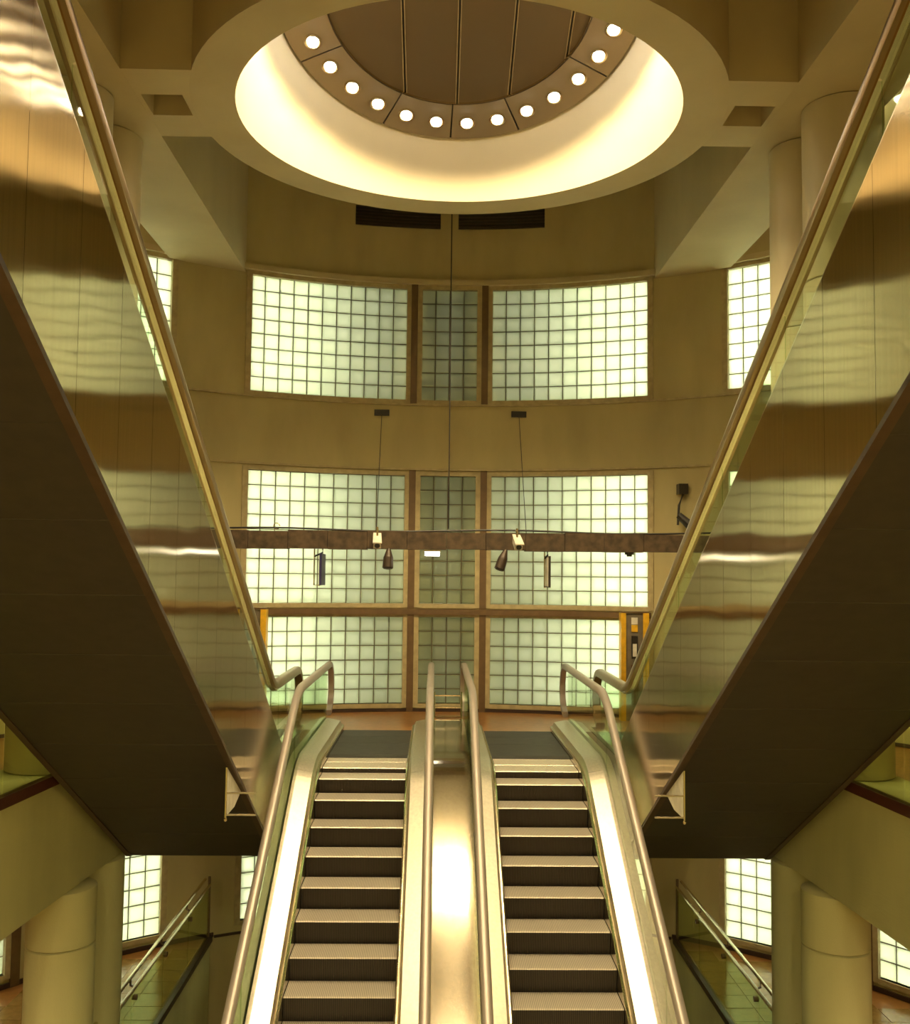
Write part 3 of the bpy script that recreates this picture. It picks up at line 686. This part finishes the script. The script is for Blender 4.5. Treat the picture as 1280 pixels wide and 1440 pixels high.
# yellow framed cabinets against the wall on the landing
def cabinet(x0, x1, yb, lab, full):
    c = thing('control_cabinet', ((x0 + x1) / 2, yb, Z_LAND), lab, 'cabinet'); z1 = -.60; yf = yb - .22
    mb = MB().box(x0 + .08, x1 - .10, yf + .04, yb, Z_LAND, z1); mb.build('body', CABG, c)
    mb = MB().box(x0, x0 + .085, yf, yb, Z_LAND, z1); mb.build('yellow_post', YELL, c); mb = MB().box(x1 - .10, x1, yf, yb, Z_LAND, z1); mb.build('yellow_post', YELL, c)
    mb = MB().box(x0, x1, yf + .01, yb, z1, z1 + .03); mb.build('top', MULL, c)
    xm = (x0 + x1) / 2
    mb = MB().box(xm - .06, xm + .05, yf + .025, yf + .045, -.80, -.68); mb.build('notice', WHITE, c); mb = MB().box(xm - .06, xm + .05, yf + .025, yf + .045, -.93, -.81); mb.build('yellow_notice', YELL, c)
    mb = MB().box(xm - .06, xm + .05, yf + .015, yf + .045, -1.40, -1.0); p = mb.build('display_box', BLACK, c)
    mb = MB().box(xm - .04, xm + .03, yf + .008, yf + .02, -1.36, -1.14); mb.build('dial', WHITE, p)
    mb = MB().box(xm - .07, xm + .06, yf + .02, yf + .045, -2.2, -1.5); mb.build('door', MULL, c)
cabinet(3.06, 3.55, 18.05, 'grey control cabinet with yellow posts by the right window end', True)
cabinet(-3.70, -3.15, 17.98, 'grey control cabinet with yellow posts by the left window end', False)

# ------------------------------------------------------------------ tall lights behind the glass blocks; unseen downlights added as fill
def back_light(a, z0, z1, wgt, r=DR + 2.35):
    x, y = dr(a, r); ld = bpy.data.lights.new('backlight', 'AREA'); ld.shape = 'RECTANGLE'; ld.size = .25; ld.size_y = z1 - z0; ld.energy = wgt; ld.color = (.98, 1.0, .95)
    o = bpy.data.objects.new('backlight', ld); COL.objects.link(o); o.location = (x, y, (z0 + z1) / 2)
    d = Vector((-math.sin(R(a)), -math.cos(R(a)), 0)); o.rotation_euler = d.to_track_quat('-Z', 'Y').to_euler(); return o
for s in (-1, 1):
    back_light(s * 30.5, Z_LOW, 9.5, BACK_W); back_light(s * 54, Z_LOW, 9.5, BACK_W * .7)
k = 0
def fill_lamp(x, y, z, lab, watts=None, grp='added gallery fill downlights'):  # added fill light in the shape of a downlight
    c = thing('fill_downlight', (x, y, z - .12), lab, 'downlight', grp)
    mb = MB(); mb.lathe([(.10, z), (.10, z - .05), (.08, z - .055), (.078, z)], x, y, 18); mb.build('collar', TRIM, c)
    mb = MB(); mb.lathe([(.001, z - .09), (.05, z - .08), (.075, z - .045), (.07, z - .01)], x, y, 18); autosmooth(mb.build('bulb', BULB, c), 60)
    ld = bpy.data.lights.new('fill_light', 'SPOT'); ld.energy = watts or GALLERY_FILL_W; ld.color = (1.0, .86, .50) if watts else LAMP_COL; ld.spot_size = R(150); ld.spot_blend = .7; ld.shadow_soft_size = .08
    lo = bpy.data.objects.new('lamp_light', ld); COL.objects.link(lo); lo.parent = c; lo.location = (0, 0, -.04)
for s, nm in ((-1, 'left'), (1, 'right')):  # downlights added above and under the galleries as fill
    for y, wh in ((8.6, 'nearest the columns'), (6.6, 'nearest the viewer'), (15.6, 'nearest the back wall')):
        fill_lamp(s * (4.79 if y < 12 else 6.2), y, Z_CEIL if y < 12 else Z_TOP, 'small added fill downlight above the %s gallery, %s' % (nm, wh))
    for y, wh in ((14.6, 'by the back wall'), (9.0, 'by the gallery beam')):
        fill_lamp(s * 5.9, y, Z_LAND - .35, 'small added fill downlight under the %s gallery floor, %s' % (nm, wh))

for i, x in enumerate((-6.0, -3.6, -1.2, 1.2, 3.6, 6.0)):  # unseen rows added behind the viewer to brighten the lower hall
    for y, wh in ((-1.7, 'front'), (-3.6, 'rear')):
        fill_lamp(x, y, Z_UP - .35, 'added fill downlight overhead behind the viewer, %s row, %s from the left' % (wh, ('first', 'second', 'third', 'fourth', 'fifth', 'sixth')[i]), HALL_FILL_W * (1.15 if abs(x) < 2 else .75), 'added fill downlights over the viewer')
# ------------------------------------------------------------------ lift everything so that the lowest floor is at zero
for o in SC.objects:
    if o.parent is None and o != cam: o.location.z += ZO
